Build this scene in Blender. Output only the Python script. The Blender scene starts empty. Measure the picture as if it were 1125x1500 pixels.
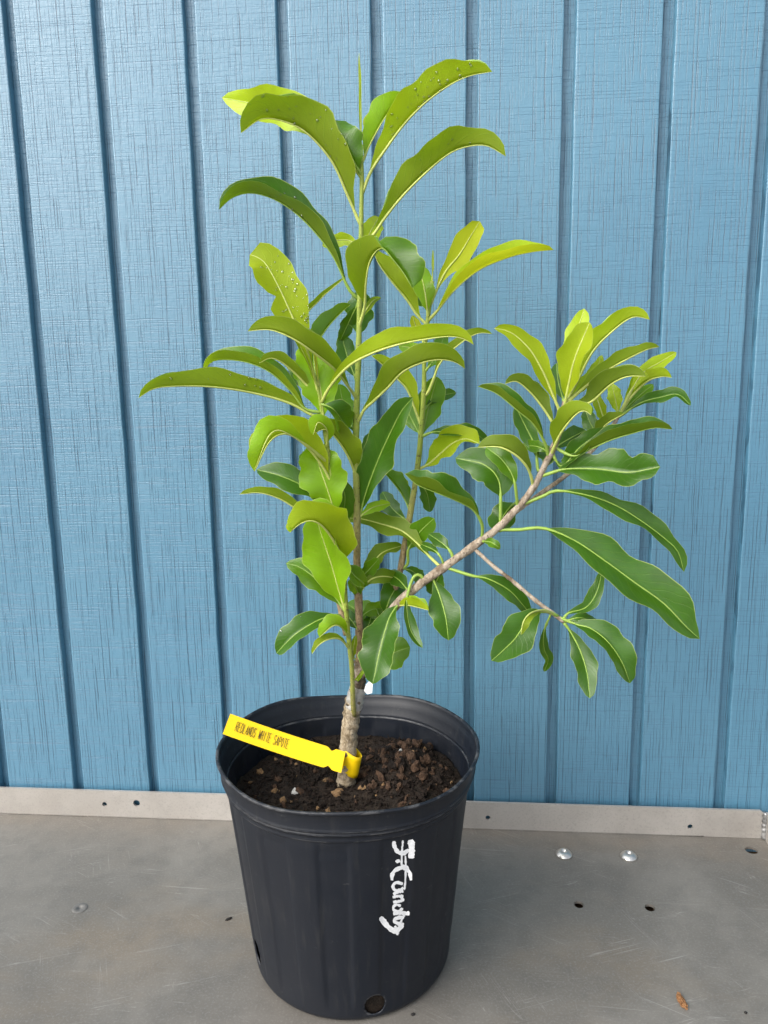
import bpy, bmesh, math, random
from mathutils import Vector, Matrix, noise
SC = bpy.context.scene
COL = SC.collection
rnd = random.Random(7)

# ------------------------------------------------------------------ camera
FPX = 1124.8                              # focal length in photo pixels (photo 1125 x 1500)
CAM = Vector((0.5861, -0.8924, 0.5594))   # tray deck is z = 0, siding face is y = 0
PITCH, YAW, ROLL = 0.1758, -0.0801, -0.0155
_f = Vector((math.sin(YAW)*math.cos(PITCH), math.cos(YAW)*math.cos(PITCH), -math.sin(PITCH)))
_r0 = Vector((math.cos(YAW), -math.sin(YAW), 0)); _u0 = _r0.cross(_f)
_r = _r0*math.cos(ROLL) + _u0*math.sin(ROLL)
_u = _u0*math.cos(ROLL) - _r0*math.sin(ROLL)
cd = bpy.data.cameras.new('camera'); cam = bpy.data.objects.new('camera', cd); COL.objects.link(cam)
cd.sensor_fit = 'HORIZONTAL'; cd.sensor_width = 36; cd.lens = 36*FPX/1125
cd.clip_start = 0.01; cd.clip_end = 500
M = Matrix((( _r.x, _u.x, -_f.x), (_r.y, _u.y, -_f.y), (_r.z, _u.z, -_f.z))).to_4x4()
M.translation = CAM; cam.matrix_world = M
SC.camera = cam

# ------------------------------------------------------------------ light
SUN_EL, SUN_AZ = math.radians(40), math.radians(-48)      # azimuth: 0 = straight behind the camera, negative = from its left
w = bpy.data.worlds.new('World'); SC.world = w; w.use_nodes = True
nt = w.node_tree; nt.nodes.clear()
sky = nt.nodes.new('ShaderNodeTexSky'); sky.sky_type = 'NISHITA'; sky.sun_disc = False
sky.sun_elevation = SUN_EL; sky.air_density = 1.0; sky.dust_density = 4.0; sky.ozone_density = 1.0
hs = nt.nodes.new('ShaderNodeHueSaturation'); hs.inputs['Saturation'].default_value = 0.35
bg = nt.nodes.new('ShaderNodeBackground'); bg.inputs['Strength'].default_value = 0.15
wo = nt.nodes.new('ShaderNodeOutputWorld')
nt.links.new(sky.outputs[0], hs.inputs['Color']); nt.links.new(hs.outputs[0], bg.inputs[0]); nt.links.new(bg.outputs[0], wo.inputs[0])
to_sun = Vector((math.sin(SUN_AZ)*math.cos(SUN_EL), -math.cos(SUN_AZ)*math.cos(SUN_EL), math.sin(SUN_EL)))
sky.sun_rotation = math.atan2(to_sun.x, to_sun.y)
sl = bpy.data.lights.new('sun', 'SUN'); sl.energy = 0.6; sl.angle = math.radians(50); sl.color = (1.0, 0.96, 0.9)
so = bpy.data.objects.new('sun', sl); COL.objects.link(so); so.rotation_euler = to_sun.to_track_quat('Z', 'Y').to_euler()
so.location = (0.2, -1.5, 2.5)
SC.cycles.max_bounces = 6; SC.cycles.diffuse_bounces = 3; SC.cycles.glossy_bounces = 3; SC.cycles.transmission_bounces = 4; SC.cycles.transparent_max_bounces = 6
vs = SC.view_settings; vs.view_transform = 'Standard'; vs.look = 'None'; vs.gamma = 1.0; vs.exposure = 1.2; vs.use_curve_mapping = False

# ------------------------------------------------------------------ pixel helpers (photo pixels -> rays -> the surface touched)
def ray(x, y):
    return (_f + _r*((x-562.5)/FPX) - _u*((y-750)/FPX))
def on_y(x, y, Y):
    d = ray(x, y); return CAM + d*((Y-CAM.y)/d.y)
def on_z(x, y, Z=0.0):
    d = ray(x, y); return CAM + d*((Z-CAM.z)/d.z)
def depth(p): return (p-CAM).dot(_f)

# ------------------------------------------------------------------ object helpers
def mesh_obj(name, verts, faces, mat, parent=None, uvs=None, smooth=True, mats=None):
    o0 = parent['_o'] if parent is not None and '_o' in parent else (0, 0, 0)
    o0 = Vector(o0)
    me = bpy.data.meshes.new(name)
    me.from_pydata([tuple(Vector(v)-o0) for v in verts], [], faces)
    if uvs is not None:
        ul = me.uv_layers.new(name='UVMap')
        for lp in me.loops: ul.data[lp.index].uv = uvs[lp.vertex_index]
    if smooth:
        for p in me.polygons: p.use_smooth = True
    if mat is not None: me.materials.append(mat)
    o = bpy.data.objects.new(name, me); COL.objects.link(o)
    if parent is not None:
        o.parent = parent; o['_o'] = tuple(o0)
    return o
def empty(name, loc):
    o = bpy.data.objects.new(name, None); COL.objects.link(o); o.location = loc; o['_o'] = tuple(loc)
    o.empty_display_size = 0.05
    return o
def tag(o, label, cat, group=None):
    o['label'] = label; o['category'] = cat
    if group: o['group'] = group
    return o
def catmull(pts, n):
    P = [Vector(p) for p in pts]
    P = [P[0]*2-P[1]] + P + [P[-1]*2-P[-2]]
    out = []; segs = len(P)-3
    dens = []
    for i in range(segs):
        for k in range(24):
            t = k/24.0; a, b, c, d = P[i], P[i+1], P[i+2], P[i+3]
            dens.append(0.5*((2*b) + (c-a)*t + (2*a-5*b+4*c-d)*t*t + (3*b-a-3*c+d)*t**3))
    dens.append(P[-2].copy())
    L = [0.0]
    for i in range(1, len(dens)): L.append(L[-1] + (dens[i]-dens[i-1]).length)
    j = 0
    for k in range(n):
        s = L[-1]*k/(n-1)
        while j < len(L)-2 and L[j+1] < s: j += 1
        q = (s-L[j])/max(1e-9, L[j+1]-L[j])
        out.append(dens[j].lerp(dens[j+1], min(1, q)))
    return out
def tube(path, radii, sides=10, rough=0.0, seed=0, caps=True):
    V, F = [], []
    n = len(path); up = Vector((0.31, -0.83, 0.12))
    for i in range(n):
        T = (path[min(n-1, i+1)] - path[max(0, i-1)]).normalized()
        a = T.cross(up).normalized(); b = a.cross(T).normalized()
        for k in range(sides):
            an = 2*math.pi*k/sides
            r = radii[i]
            if rough: r *= 1 + rough*noise.noise(Vector((math.cos(an)*1.3+seed, math.sin(an)*1.3, i*0.45)))
            V.append(path[i] + (a*math.cos(an) + b*math.sin(an))*r)
    for i in range(n-1):
        for k in range(sides):
            k2 = (k+1) % sides
            F.append((i*sides+k, i*sides+k2, (i+1)*sides+k2, (i+1)*sides+k))
    if caps:
        F.append(tuple(range(sides-1, -1, -1))); F.append(tuple((n-1)*sides+k for k in range(sides)))
    return V, F
class MB:
    def __init__(s): s.V = []; s.F = []
    def add(s, V, F):
        o = len(s.V); s.V += list(V); s.F += [tuple(i+o for i in f) for f in F]; return s
    def box(s, lo, hi):
        x0, y0, z0 = lo; x1, y1, z1 = hi
        return s.add([(x0,y0,z0),(x1,y0,z0),(x1,y1,z0),(x0,y1,z0),(x0,y0,z1),(x1,y0,z1),(x1,y1,z1),(x0,y1,z1)],
                     [(3,2,1,0),(4,5,6,7),(0,1,5,4),(1,2,6,5),(2,3,7,6),(3,0,4,7)])

# ------------------------------------------------------------------ materials
class NT:
    def __init__(s, name):
        s.m = bpy.data.materials.new(name); s.m.use_nodes = True; s.t = s.m.node_tree; s.t.nodes.clear()
        s.out = s.n('ShaderNodeOutputMaterial')
    def n(s, typ, **kw):
        nd = s.t.nodes.new(typ)
        for k, v in kw.items(): setattr(nd, k, v)
        return nd
    def l(s, a, b): s.t.links.new(a, b)
    def set(s, sock, v):
        if hasattr(v, 'is_output') or isinstance(v, bpy.types.NodeSocket): s.l(v, sock)
        else: sock.default_value = v
    def math(s, op, a, b=0.0, c=0.0, clamp=False):
        nd = s.n('ShaderNodeMath', operation=op); nd.use_clamp = clamp
        for i, v in enumerate((a, b, c)): s.set(nd.inputs[i], v)
        return nd.outputs[0]
    def mix(s, f, a, b, blend='MIX'):
        nd = s.n('ShaderNodeMix', data_type='RGBA', blend_type=blend)
        s.set(nd.inputs[0], f); s.set(nd.inputs[6], a if not isinstance(a, tuple) else (*a[:3], 1)); s.set(nd.inputs[7], b if not isinstance(b, tuple) else (*b[:3], 1))
        return nd.outputs[2]
    def mapping(s, vec, scale=(1,1,1), loc=(0,0,0), rot=(0,0,0)):
        nd = s.n('ShaderNodeMapping'); s.l(vec, nd.inputs[0])
        nd.inputs['Scale'].default_value = scale; nd.inputs['Location'].default_value = loc; nd.inputs['Rotation'].default_value = rot
        return nd.outputs[0]
    def noise(s, vec, scale, detail=2.0, rough=0.5, dist=0.0):
        nd = s.n('ShaderNodeTexNoise'); s.l(vec, nd.inputs['Vector'])
        nd.inputs['Scale'].default_value = scale; nd.inputs['Detail'].default_value = detail
        nd.inputs['Roughness'].default_value = rough; nd.inputs['Distortion'].default_value = dist
        return nd.outputs[0]
    def ramp(s, f, a, b, va=0.0, vb=1.0):
        nd = s.n('ShaderNodeMapRange'); nd.clamp = True; nd.interpolation_type = 'SMOOTHSTEP'
        s.l(f, nd.inputs[0]); nd.inputs[1].default_value = a; nd.inputs[2].default_value = b; nd.inputs[3].default_value = va; nd.inputs[4].default_value = vb
        return nd.outputs[0]
    def bump(s, h, strength, dist, normal=None):
        nd = s.n('ShaderNodeBump'); s.l(h, nd.inputs['Height']); nd.inputs['Strength'].default_value = strength; nd.inputs['Distance'].default_value = dist
        if normal is not None: s.l(normal, nd.inputs['Normal'])
        return nd.outputs[0]
    def bsdf(s, color, rough, spec=0.5, metal=0.0, normal=None):
        b = s.n('ShaderNodeBsdfPrincipled')
        s.set(b.inputs['Base Color'], (*color[:3], 1) if isinstance(color, tuple) else color)
        s.set(b.inputs['Roughness'], rough); s.set(b.inputs['Specular IOR Level'], spec); s.set(b.inputs['Metallic'], metal)
        if normal is not None: s.l(normal, b.inputs['Normal'])
        return b
    def done(s, shader): s.l(shader, s.out.inputs['Surface']); return s.m
    def pos(s):
        return s.n('ShaderNodeNewGeometry').outputs['Position']

def lines(m, u, other, freq, gfreq, lo, hi, wid, seed):
    """thin interrupted parallel lines: one per cell of u, jittered, present only where the cell's own noise allows"""
    u = m.math('MULTIPLY', u, freq); cell = m.math('FLOOR', u)
    wn = m.n('ShaderNodeTexWhiteNoise', noise_dimensions='1D'); m.l(m.math('ADD', cell, seed), wn.inputs['W'])
    r = wn.outputs['Value']
    d = m.math('ABSOLUTE', m.math('SUBTRACT', m.math('SUBTRACT', m.math('FRACT', u), 0.5), m.math('MULTIPLY', m.math('SUBTRACT', r, 0.5), 0.8)))
    cx = m.n('ShaderNodeCombineXYZ'); m.l(m.math('MULTIPLY', cell, 7.31), cx.inputs[0]); m.l(m.math('MULTIPLY', other, gfreq), cx.inputs[1]); cx.inputs[2].default_value = seed
    g = m.noise(cx.outputs[0], 1.0, 2, 0.65)
    gate = m.ramp(g, lo, hi)
    return m.math('MULTIPLY', m.ramp(d, wid*0.25, wid, 1.0, 0.0), gate)
def mat_siding():
    m = NT('blue_painted_siding'); P = m.pos()
    rnd_ = m.n('ShaderNodeObjectInfo').outputs['Random']
    sx = m.n('ShaderNodeSeparateXYZ'); m.l(P, sx.inputs[0]); X, Z = sx.outputs[0], sx.outputs[2]
    wx = m.noise(m.mapping(P, (25, 25, 14)), 1.0, 3, 0.6)
    Xw = m.math('ADD', X, m.math('MULTIPLY', m.math('SUBTRACT', wx, 0.5), 0.0030))
    Zw = m.math('ADD', Z, m.math('MULTIPLY', m.math('SUBTRACT', wx, 0.5), 0.0030))
    va = lines(m, Xw, Z, 118, 11, 0.45, 0.58, 0.056, 3.0)
    vb = lines(m, Xw, Z, 300, 16, 0.38, 0.60, 0.110, 11.0)
    ha = lines(m, Zw, X, 55, 9, 0.48, 0.62, 0.030, 23.0)
    hb = lines(m, Zw, X, 330, 13, 0.40, 0.62, 0.150, 31.0)
    lump = m.noise(P, 190.0, 3, 0.65)
    fib = m.noise(m.mapping(P, (520, 200, 50)), 1.0, 2, 0.7)
    hf = m.noise(m.mapping(P, (45, 45, 480)), 1.0, 2, 0.65)
    cr = m.math('MAXIMUM', va, m.math('MULTIPLY', vb, 0.72))
    hz = m.math('MAXIMUM', ha, m.math('MULTIPLY', hb, 0.75))
    h = m.math('ADD', m.math('ADD', m.math('MULTIPLY', fib, 0.35), m.math('MULTIPLY', lump, 0.55)), m.math('MULTIPLY', hf, 0.55))
    h = m.math('SUBTRACT', h, m.math('MULTIPLY', hz, 0.55)); h = m.math('SUBTRACT', h, m.math('MULTIPLY', cr, 0.9))
    nrm = m.bump(h, 0.48, 0.0009)
    big = m.noise(P, 3.0, 3, 0.55)
    col = m.mix(m.ramp(big, 0.3, 0.7), (0.064, 0.184, 0.282), (0.080, 0.210, 0.308))
    col = m.mix(m.math('MULTIPLY', rnd_, 0.3), col, (0.076, 0.190, 0.274))
    col = m.mix(m.math('MULTIPLY', hz, 0.62), col, (0.035, 0.115, 0.20))
    col = m.mix(m.math('MULTIPLY', cr, 0.88), col, (0.014, 0.045, 0.080))
    return m.done(m.bsdf(col, m.ramp(lump, 0.2, 0.8, 0.36, 0.48), 0.9, 0, nrm).outputs[0])
def mat_metal(name, base=(0.150, 0.138, 0.120), light=(0.205, 0.192, 0.170), metal=0.3, rough=0.46, blot=0.32):
    m = NT(name); P = m.pos()
    a = m.noise(P, 5.0, 6, 0.62, 0.4); b = m.noise(P, 38.0, 5, 0.65); g = m.noise(P, 420.0, 3, 0.7)
    br = m.noise(m.mapping(P, (22, 420, 60), (0, 0, 0), (0, 0, 0.12)), 1.0, 3, 0.6)
    col = m.mix(m.ramp(a, 0.34, 0.68), base, light)
    col = m.mix(m.math('MULTIPLY', m.ramp(m.noise(m.mapping(P, (3, 7, 3), (2, 1, 0)), 1.0, 4, 0.6), 0.48, 0.7), blot*1.4), col, (0.21, 0.160, 0.105))
    col = m.mix(m.math('MULTIPLY', m.ramp(b, 0.42, 0.68), blot), col, (0.105, 0.100, 0.092))
    col = m.mix(m.math('MULTIPLY', m.ramp(g, 0.48, 0.72), 0.45), col, (0.27, 0.26, 0.24))
    scr = None
    for i, (rz, sx, off) in enumerate(((0.5, 5, 0.0), (-0.35, 4, 3.1), (0.05, 3, 6.7), (1.1, 5, 9.3))):
        q = m.mapping(P, (1, 1, 1), (off, off*0.7, 0), (0, 0, rz))
        n1 = m.noise(m.mapping(q, (sx, 190, 1)), 1.0, 1, 0.5)
        gt = m.ramp(m.noise(m.mapping(q, (11, 26, 1), (off, 2, 0)), 1.0, 2, 0.5), 0.53, 0.64)
        s_ = m.math('MULTIPLY', m.ramp(m.math('ABSOLUTE', m.math('SUBTRACT', n1, 0.5)), 0.001, 0.0055, 1.0, 0.0), gt)
        scr = s_ if scr is None else m.math('MAXIMUM', scr, s_)
    col = m.mix(m.math('MULTIPLY', scr, 0.32), col, (0.42, 0.41, 0.385))
    h = m.math('ADD', m.math('MULTIPLY', br, 0.5), m.math('MULTIPLY', g, 0.4)); h = m.math('SUBTRACT', h, m.math('MULTIPLY', scr, 0.6))
    nrm = m.bump(h, 0.35, 0.0004)
    ro = m.math('ADD', m.ramp(a, 0.3, 0.7, rough-0.06, rough+0.10), m.math('MULTIPLY', br, 0.08))
    return m.done(m.bsdf(col, ro, 0.5, metal, nrm).outputs[0])
def mat_plain(name, col, rough=0.5, spec=0.5, nscale=60, var=0.25, bumpd=0.0004, metal=0.0):
    m = NT(name); P = m.pos()
    n1 = m.noise(P, nscale, 4, 0.6)
    c2 = tuple(c*(1-var) for c in col)
    c = m.mix(m.ramp(n1, 0.3, 0.7), col, c2)
    return m.done(m.bsdf(c, rough, spec, metal, m.bump(n1, 0.4, bumpd)).outputs[0])
def mat_pot():
    m = NT('black_nursery_plastic'); P = m.pos()
    n1 = m.noise(P, 14.0, 5, 0.6); n2 = m.noise(m.mapping(P, (160, 160, 14)), 1.0, 4, 0.65); n3 = m.noise(P, 210.0, 3, 0.7)
    n4 = m.noise(m.mapping(P, (60, 60, 200)), 1.0, 4, 0.7)
    col = m.mix(m.ramp(n1, 0.3, 0.7), (0.0042, 0.0068, 0.0125), (0.0072, 0.0092, 0.0140))
    col = m.mix(m.math('MULTIPLY', m.ramp(n2, 0.52, 0.75), 0.5), col, (0.021, 0.022, 0.024))
    dust = m.math('MULTIPLY', m.ramp(n3, 0.62, 0.78), m.ramp(n1, 0.45, 0.65))
    col = m.mix(m.math('MULTIPLY', dust, 0.5), col, (0.14, 0.135, 0.13))
    col = m.mix(m.math('MULTIPLY', m.ramp(n4, 0.66, 0.78), 0.35), col, (0.13, 0.125, 0.12))
    pt = m.n('ShaderNodeNewGeometry').outputs['Pointiness']
    wear = m.math('MULTIPLY', m.ramp(pt, 0.515, 0.56), m.ramp(n4, 0.46, 0.62))
    col = m.mix(m.math('MULTIPLY', wear, 0.33), col, (0.16, 0.16, 0.16))
    h = m.math('ADD', m.math('MULTIPLY', n2, 0.5), m.math('MULTIPLY', n3, 0.3))
    return m.done(m.bsdf(col, m.ramp(n1, 0.3, 0.7, 0.42, 0.56), 0.36, 0, m.bump(h, 0.3, 0.0005)).outputs[0])
def mat_leaf(name, top, under, trans, tfac=0.30, gloss=0.34):
    m = NT(name)
    uv = m.n('ShaderNodeUVMap').outputs[0]; P = m.pos()
    sx = m.n('ShaderNodeSeparateXYZ'); m.l(uv, sx.inputs[0])
    au = m.math('ABSOLUTE', sx.outputs[0])
    ph = m.math('SUBTRACT', m.math('MULTIPLY', sx.outputs[1], 17.0), m.math('MULTIPLY', au, 2.6))
    ph = m.math('ADD', ph, m.math('MULTIPLY', m.noise(P, 60.0, 2, 0.5), 1.3))
    vein = m.ramp(m.math('ABSOLUTE', m.math('SUBTRACT', m.math('FRACT', ph), 0.5)), 0.0, 0.085, 1.0, 0.0)
    fine = m.noise(P, 520.0, 3, 0.65); blot = m.noise(P, 42.0, 4, 0.6)
    mid = m.ramp(au, 0.015, 0.045, 1.0, 0.0); edge = m.ramp(au, 0.955, 0.99, 0.0, 1.0)
    oi = m.n('ShaderNodeObjectInfo').outputs['Random']
    back = m.n('ShaderNodeNewGeometry').outputs['Backfacing']
    dk = lambda c, k: tuple(x*k for x in c)
    ctop = m.mix(m.ramp(blot, 0.3, 0.7), top, dk(top, 0.62))
    ctop = m.mix(m.math('MULTIPLY', oi, 0.35), ctop, dk(top, 1.35))
    cun = m.mix(m.ramp(blot, 0.3, 0.7), under, dk(under, 0.80))
    cun = m.mix(m.math('MULTIPLY', oi, 0.3), cun, dk(under, 1.25))
    vcol = (min(.6, top[0]*2.0+.05), min(.65, top[1]*1.5+.05), top[2]*1.5+.02)
    col = m.mix(back, ctop, cun)
    col = m.mix(m.math('MULTIPLY', vein, 0.22), col, vcol)
    pale = (0.48, 0.55, 0.16)
    col = m.mix(m.math('MULTIPLY', mid, 0.6), col, pale)
    col = m.mix(m.math('MULTIPLY', edge, 0.55), col, pale)
    h = m.math('SUBTRACT', m.math('ADD', m.math('MULTIPLY', fine, 0.18), m.math('MULTIPLY', blot, 0.5)), m.math('MULTIPLY', vein, 0.35))
    nrm = m.bump(h, 0.35, 0.0006)
    ro = m.math('ADD', m.math('MULTIPLY', back, 0.20), gloss)
    b = m.bsdf(col, ro, m.math('SUBTRACT', 0.40, m.math('MULTIPLY', back, 0.15)), 0, nrm)
    tr = m.n('ShaderNodeBsdfTranslucent'); m.set(tr.inputs[0], m.mix(m.math('MULTIPLY', vein, 0.3), trans, dk(trans, 0.7))); m.l(nrm, tr.inputs['Normal'])
    mx = m.n('ShaderNodeMixShader'); mx.inputs[0].default_value = tfac; m.l(b.outputs[0], mx.inputs[1]); m.l(tr.outputs[0], mx.inputs[2])
    return m.done(mx.outputs[0])
def mat_stem(name='stem_bark', lo=0.36, hi=0.52):
    m = NT(name); P = m.pos()
    sx = m.n('ShaderNodeSeparateXYZ'); m.l(P, sx.inputs[0]); z = sx.outputs[2]
    n1 = m.noise(P, 90.0, 4, 0.65); n2 = m.noise(m.mapping(P, (420, 420, 160)), 1.0, 3, 0.7); n3 = m.noise(P, 300, 3, 0.7)
    zz = m.math('ADD', z, m.math('MULTIPLY', m.math('SUBTRACT', n1, 0.5), 0.06))
    brown = m.mix(m.ramp(n2, 0.35, 0.65), (0.16, 0.105, 0.05), (0.30, 0.215, 0.12))
    green = m.mix(m.ramp(n1, 0.3, 0.7), (0.20, 0.27, 0.035), (0.27, 0.33, 0.05))
    col = m.mix(m.ramp(zz, lo, hi), brown, green)
    col = m.mix(m.math('MULTIPLY', m.ramp(n3, 0.58, 0.66), m.ramp(z, 0.50, 0.75, 0.75, 0.25)), col, (0.06, 0.035, 0.02))
    return m.done(m.bsdf(col, 0.55, 0.4, 0, m.bump(n2, 0.5, 0.0008)).outputs[0])
def mat_bark(name, a, b, c, sc=1.0):
    m = NT(name); P = m.pos()
    n1 = m.noise(m.mapping(P, (260*sc, 260*sc, 120*sc)), 1.0, 4, 0.7); n2 = m.noise(P, 75.0*sc, 4, 0.6); n3 = m.noise(P, 480*sc, 2, 0.6)
    col = m.mix(m.ramp(n1, 0.36, 0.62), a, b)
    col = m.mix(m.math('MULTIPLY', m.ramp(n2, 0.52, 0.66), 0.8), col, c)
    col = m.mix(m.math('MULTIPLY', m.ramp(n3, 0.60, 0.70), 0.7), col, tuple(x*0.25 for x in a))
    h = m.math('ADD', n1, m.math('MULTIPLY', n3, 0.5))
    return m.done(m.bsdf(col, 0.8, 0.25, 0, m.bump(h, 0.9, 0.0018)).outputs[0])
def mat_soil(name, a, b, sc=1.0, bump=1.0):
    m = NT(name); P = m.pos()
    n1 = m.noise(P, 130*sc, 5, 0.7); n2 = m.noise(P, 700*sc, 3, 0.7); oi = m.n('ShaderNodeObjectInfo').outputs['Random']
    col = m.mix(m.ramp(n1, 0.35, 0.68), a, b)
    col = m.mix(m.math('MULTIPLY', m.ramp(n2, 0.5, 0.75), 0.6), col, tuple(x*0.35 for x in a))
    col = m.mix(m.math('MULTIPLY', oi, 0.5), col, tuple(x*0.55 for x in b))
    return m.done(m.bsdf(col, m.ramp(n2, 0.3, 0.7, 0.6, 0.95), 0.22, 0, m.bump(m.math('ADD', n1, m.math('MULTIPLY', n2, 0.6)), bump, 0.002)).outputs[0])

MT = dict(
    board=mat_plain('plywood_underside', (0.13, 0.085, 0.05), 0.85, 0.2, 30, 0.4),
    siding=mat_siding(), metal=mat_metal('weathered_aluminium'), flange=mat_metal('brushed_flange', (0.40, 0.375, 0.345), (0.47, 0.445, 0.415), 0.45, 0.40, 0.10),
    bolt=mat_plain('zinc_bolt', (0.62, 0.61, 0.58), 0.3, 0.5, 90, 0.3, 0.0003, 0.9), weld=mat_plain('weld_metal', (0.42, 0.42, 0.42), 0.4, 0.5, 200, 0.4, 0.001, 0.8),
    pot=mat_pot(), white=mat_plain('white_marker_paint', (0.80, 0.81, 0.82), 0.55, 0.4, 500, 0.12, 0.0003),
    yellow=mat_plain('yellow_vinyl', (0.90, 0.60, 0.004), 0.42, 0.45, 40, 0.06, 0.0003), ink=mat_plain('black_ink', (0.016, 0.015, 0.012), 0.5, 0.3),
    stem=mat_stem(), gstem=mat_stem('green_shoot', 0.17, 0.36), bark=mat_bark('pale_trunk_bark', (0.20, 0.155, 0.095), (0.36, 0.30, 0.215), (0.085, 0.060, 0.032)),
    dbark=mat_bark('dark_graft_bark', (0.06, 0.045, 0.03), (0.13, 0.10, 0.065), (0.34, 0.30, 0.24)),
    brbark=mat_bark('grey_branch_bark', (0.20, 0.155, 0.11), (0.40, 0.335, 0.265), (0.13, 0.090, 0.055), 0.7),
    rib=mat_plain('pale_midrib', (0.46, 0.52, 0.13), 0.45, 0.4, 150, 0.2), ribd=mat_plain('green_midrib', (0.25, 0.38, 0.06), 0.45, 0.4, 150, 0.2),
    soil=mat_soil('wet_potting_soil', (0.009, 0.0065, 0.0045), (0.026, 0.017, 0.011), 1.0), clod=mat_soil('brown_clod', (0.050, 0.028, 0.017), (0.105, 0.062, 0.038), 2.0),
    clodd=mat_soil('dark_clod', (0.009, 0.006, 0.0045), (0.024, 0.015, 0.010), 2.0), clodt=mat_soil('tan_bark_chip', (0.20, 0.12, 0.055), (0.30, 0.19, 0.10), 2.0),
    perlite=mat_plain('grey_grit', (0.50, 0.50, 0.47), 0.8, 0.3, 300, 0.3, 0.001),
    chip=mat_bark('brown_wood_chip', (0.22, 0.10, 0.04), (0.32, 0.17, 0.075), (0.10, 0.045, 0.02), 3.0), dark=mat_plain('black_debris', (0.015, 0.013, 0.012), 0.6, 0.4),
    stain=mat_plain('dull_stain', (0.17, 0.165, 0.155), 0.62, 0.4, 200, 0.25, 0.0001, 0.3), ground=mat_plain('concrete_ground', (0.16, 0.155, 0.145), 0.9, 0.3, 6, 0.3, 0.002),
    backing=mat_plain('wall_backing', (0.10, 0.25, 0.38), 0.6, 0.4, 90, 0.2),
)
LM = {
    'd': mat_leaf('leaf_mature', (0.034, 0.105, 0.005), (0.125, 0.185, 0.012), (0.24, 0.44, 0.008), 0.27, 0.32),
    'm': mat_leaf('leaf_green', (0.070, 0.180, 0.005), (0.200, 0.270, 0.012), (0.42, 0.62, 0.008), 0.36, 0.34),
    'b': mat_leaf('leaf_bright', (0.210, 0.410, 0.008), (0.300, 0.370, 0.012), (0.62, 0.78, 0.008), 0.42, 0.36),
    'y': mat_leaf('leaf_young', (0.420, 0.560, 0.014), (0.450, 0.480, 0.022), (0.75, 0.80, 0.015), 0.42, 0.38),
}
def mat_glass():
    m = NT('water'); t = m.n('ShaderNodeBsdfTransparent'); g = m.n('ShaderNodeBsdfGlossy'); g.inputs['Roughness'].default_value = 0.08
    fr = m.n('ShaderNodeFresnel'); fr.inputs['IOR'].default_value = 1.4
    mx = m.n('ShaderNodeMixShader'); m.l(m.math('ADD', m.math('MULTIPLY', fr.outputs[0], 0.8), 0.09, clamp=True), mx.inputs[0]); m.l(t.outputs[0], mx.inputs[1]); m.l(g.outputs[0], mx.inputs[2])
    return m.done(mx.outputs[0])
MT['water'] = mat_glass()
def mat_tape():
    m = NT('clear_tape'); P = m.pos(); n1 = m.noise(P, 180, 3, 0.6)
    b = m.bsdf(m.mix(m.ramp(n1, 0.3, 0.7), (0.46, 0.45, 0.42), (0.30, 0.28, 0.25)), 0.28, 0.5, 0, m.bump(n1, 0.5, 0.001)); b.inputs['Alpha'].default_value = 0.75
    return m.done(b.outputs[0])
MT['tape'] = mat_tape()

# ------------------------------------------------------------------ ground far below the tray
o = mesh_obj('ground', [(-40, -40, -0.9), (40, -40, -0.9), (40, 40, -0.9), (-40, 40, -0.9)], [(0, 1, 2, 3)], MT['ground'], smooth=False); o['kind'] = 'structure'

# ------------------------------------------------------------------ siding wall: planks with deep grooves between them
GP, GW, GD = 0.1016, 0.0130, 0.0095
wall = empty('plank_wall', (0.5, 0.0, -0.9))
tag(wall, 'blue painted rough sawn plank siding wall behind the potted sapling', 'wall')
Z0, Z1, NZ = -0.9, 1.75, 90
for k in range(-7, 19):
    x0 = k*GP + GW; x1 = (k+1)*GP
    prof = [(x0-0.0004, GD-0.0004), (x0-0.0001, 0.0010), (x0+0.0003, 0.0003), (x0+0.0009, 0.0), (x0+0.0020, 0.0), (x0+0.025, 0.0), ((x0+x1)/2, 0.0), (x1-0.025, 0.0), (x1-0.0020, 0.0), (x1-0.0009, 0.0), (x1-0.0003, 0.0003), (x1+0.0001, 0.0010), (x1+0.0004, GD-0.0004)]
    V, F = [], []; n = len(prof)
    for j in range(NZ+1):
        z = Z0 + (Z1-Z0)*j/NZ
        for i, (x, y) in enumerate(prof):
            wv = 0.0006*noise.noise(Vector((x*3+k*2.7, 1.5, z*28))) + 0.0004*noise.noise(Vector(((0 if i < n/2 else 5)+k*1.7, 7.1, z*70)))
            V.append((x + wv, y + (0.0005*noise.noise(Vector((x*40, k*1.3, z*9))) if 1 <= i <= n-2 else 0), z))
    for j in range(NZ):
        for i in range(n-1):
            a = j*n+i; F.append((a, a+1, a+n+1, a+n))
    mesh_obj('plank', V, F, MT['siding'], wall)
mb = MB(); mb.box((-7*GP, GD, Z0), (19*GP, GD+0.012, Z1))
mesh_obj('groove_backing', mb.V, mb.F, MT['siding'], wall, smooth=False)

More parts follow.
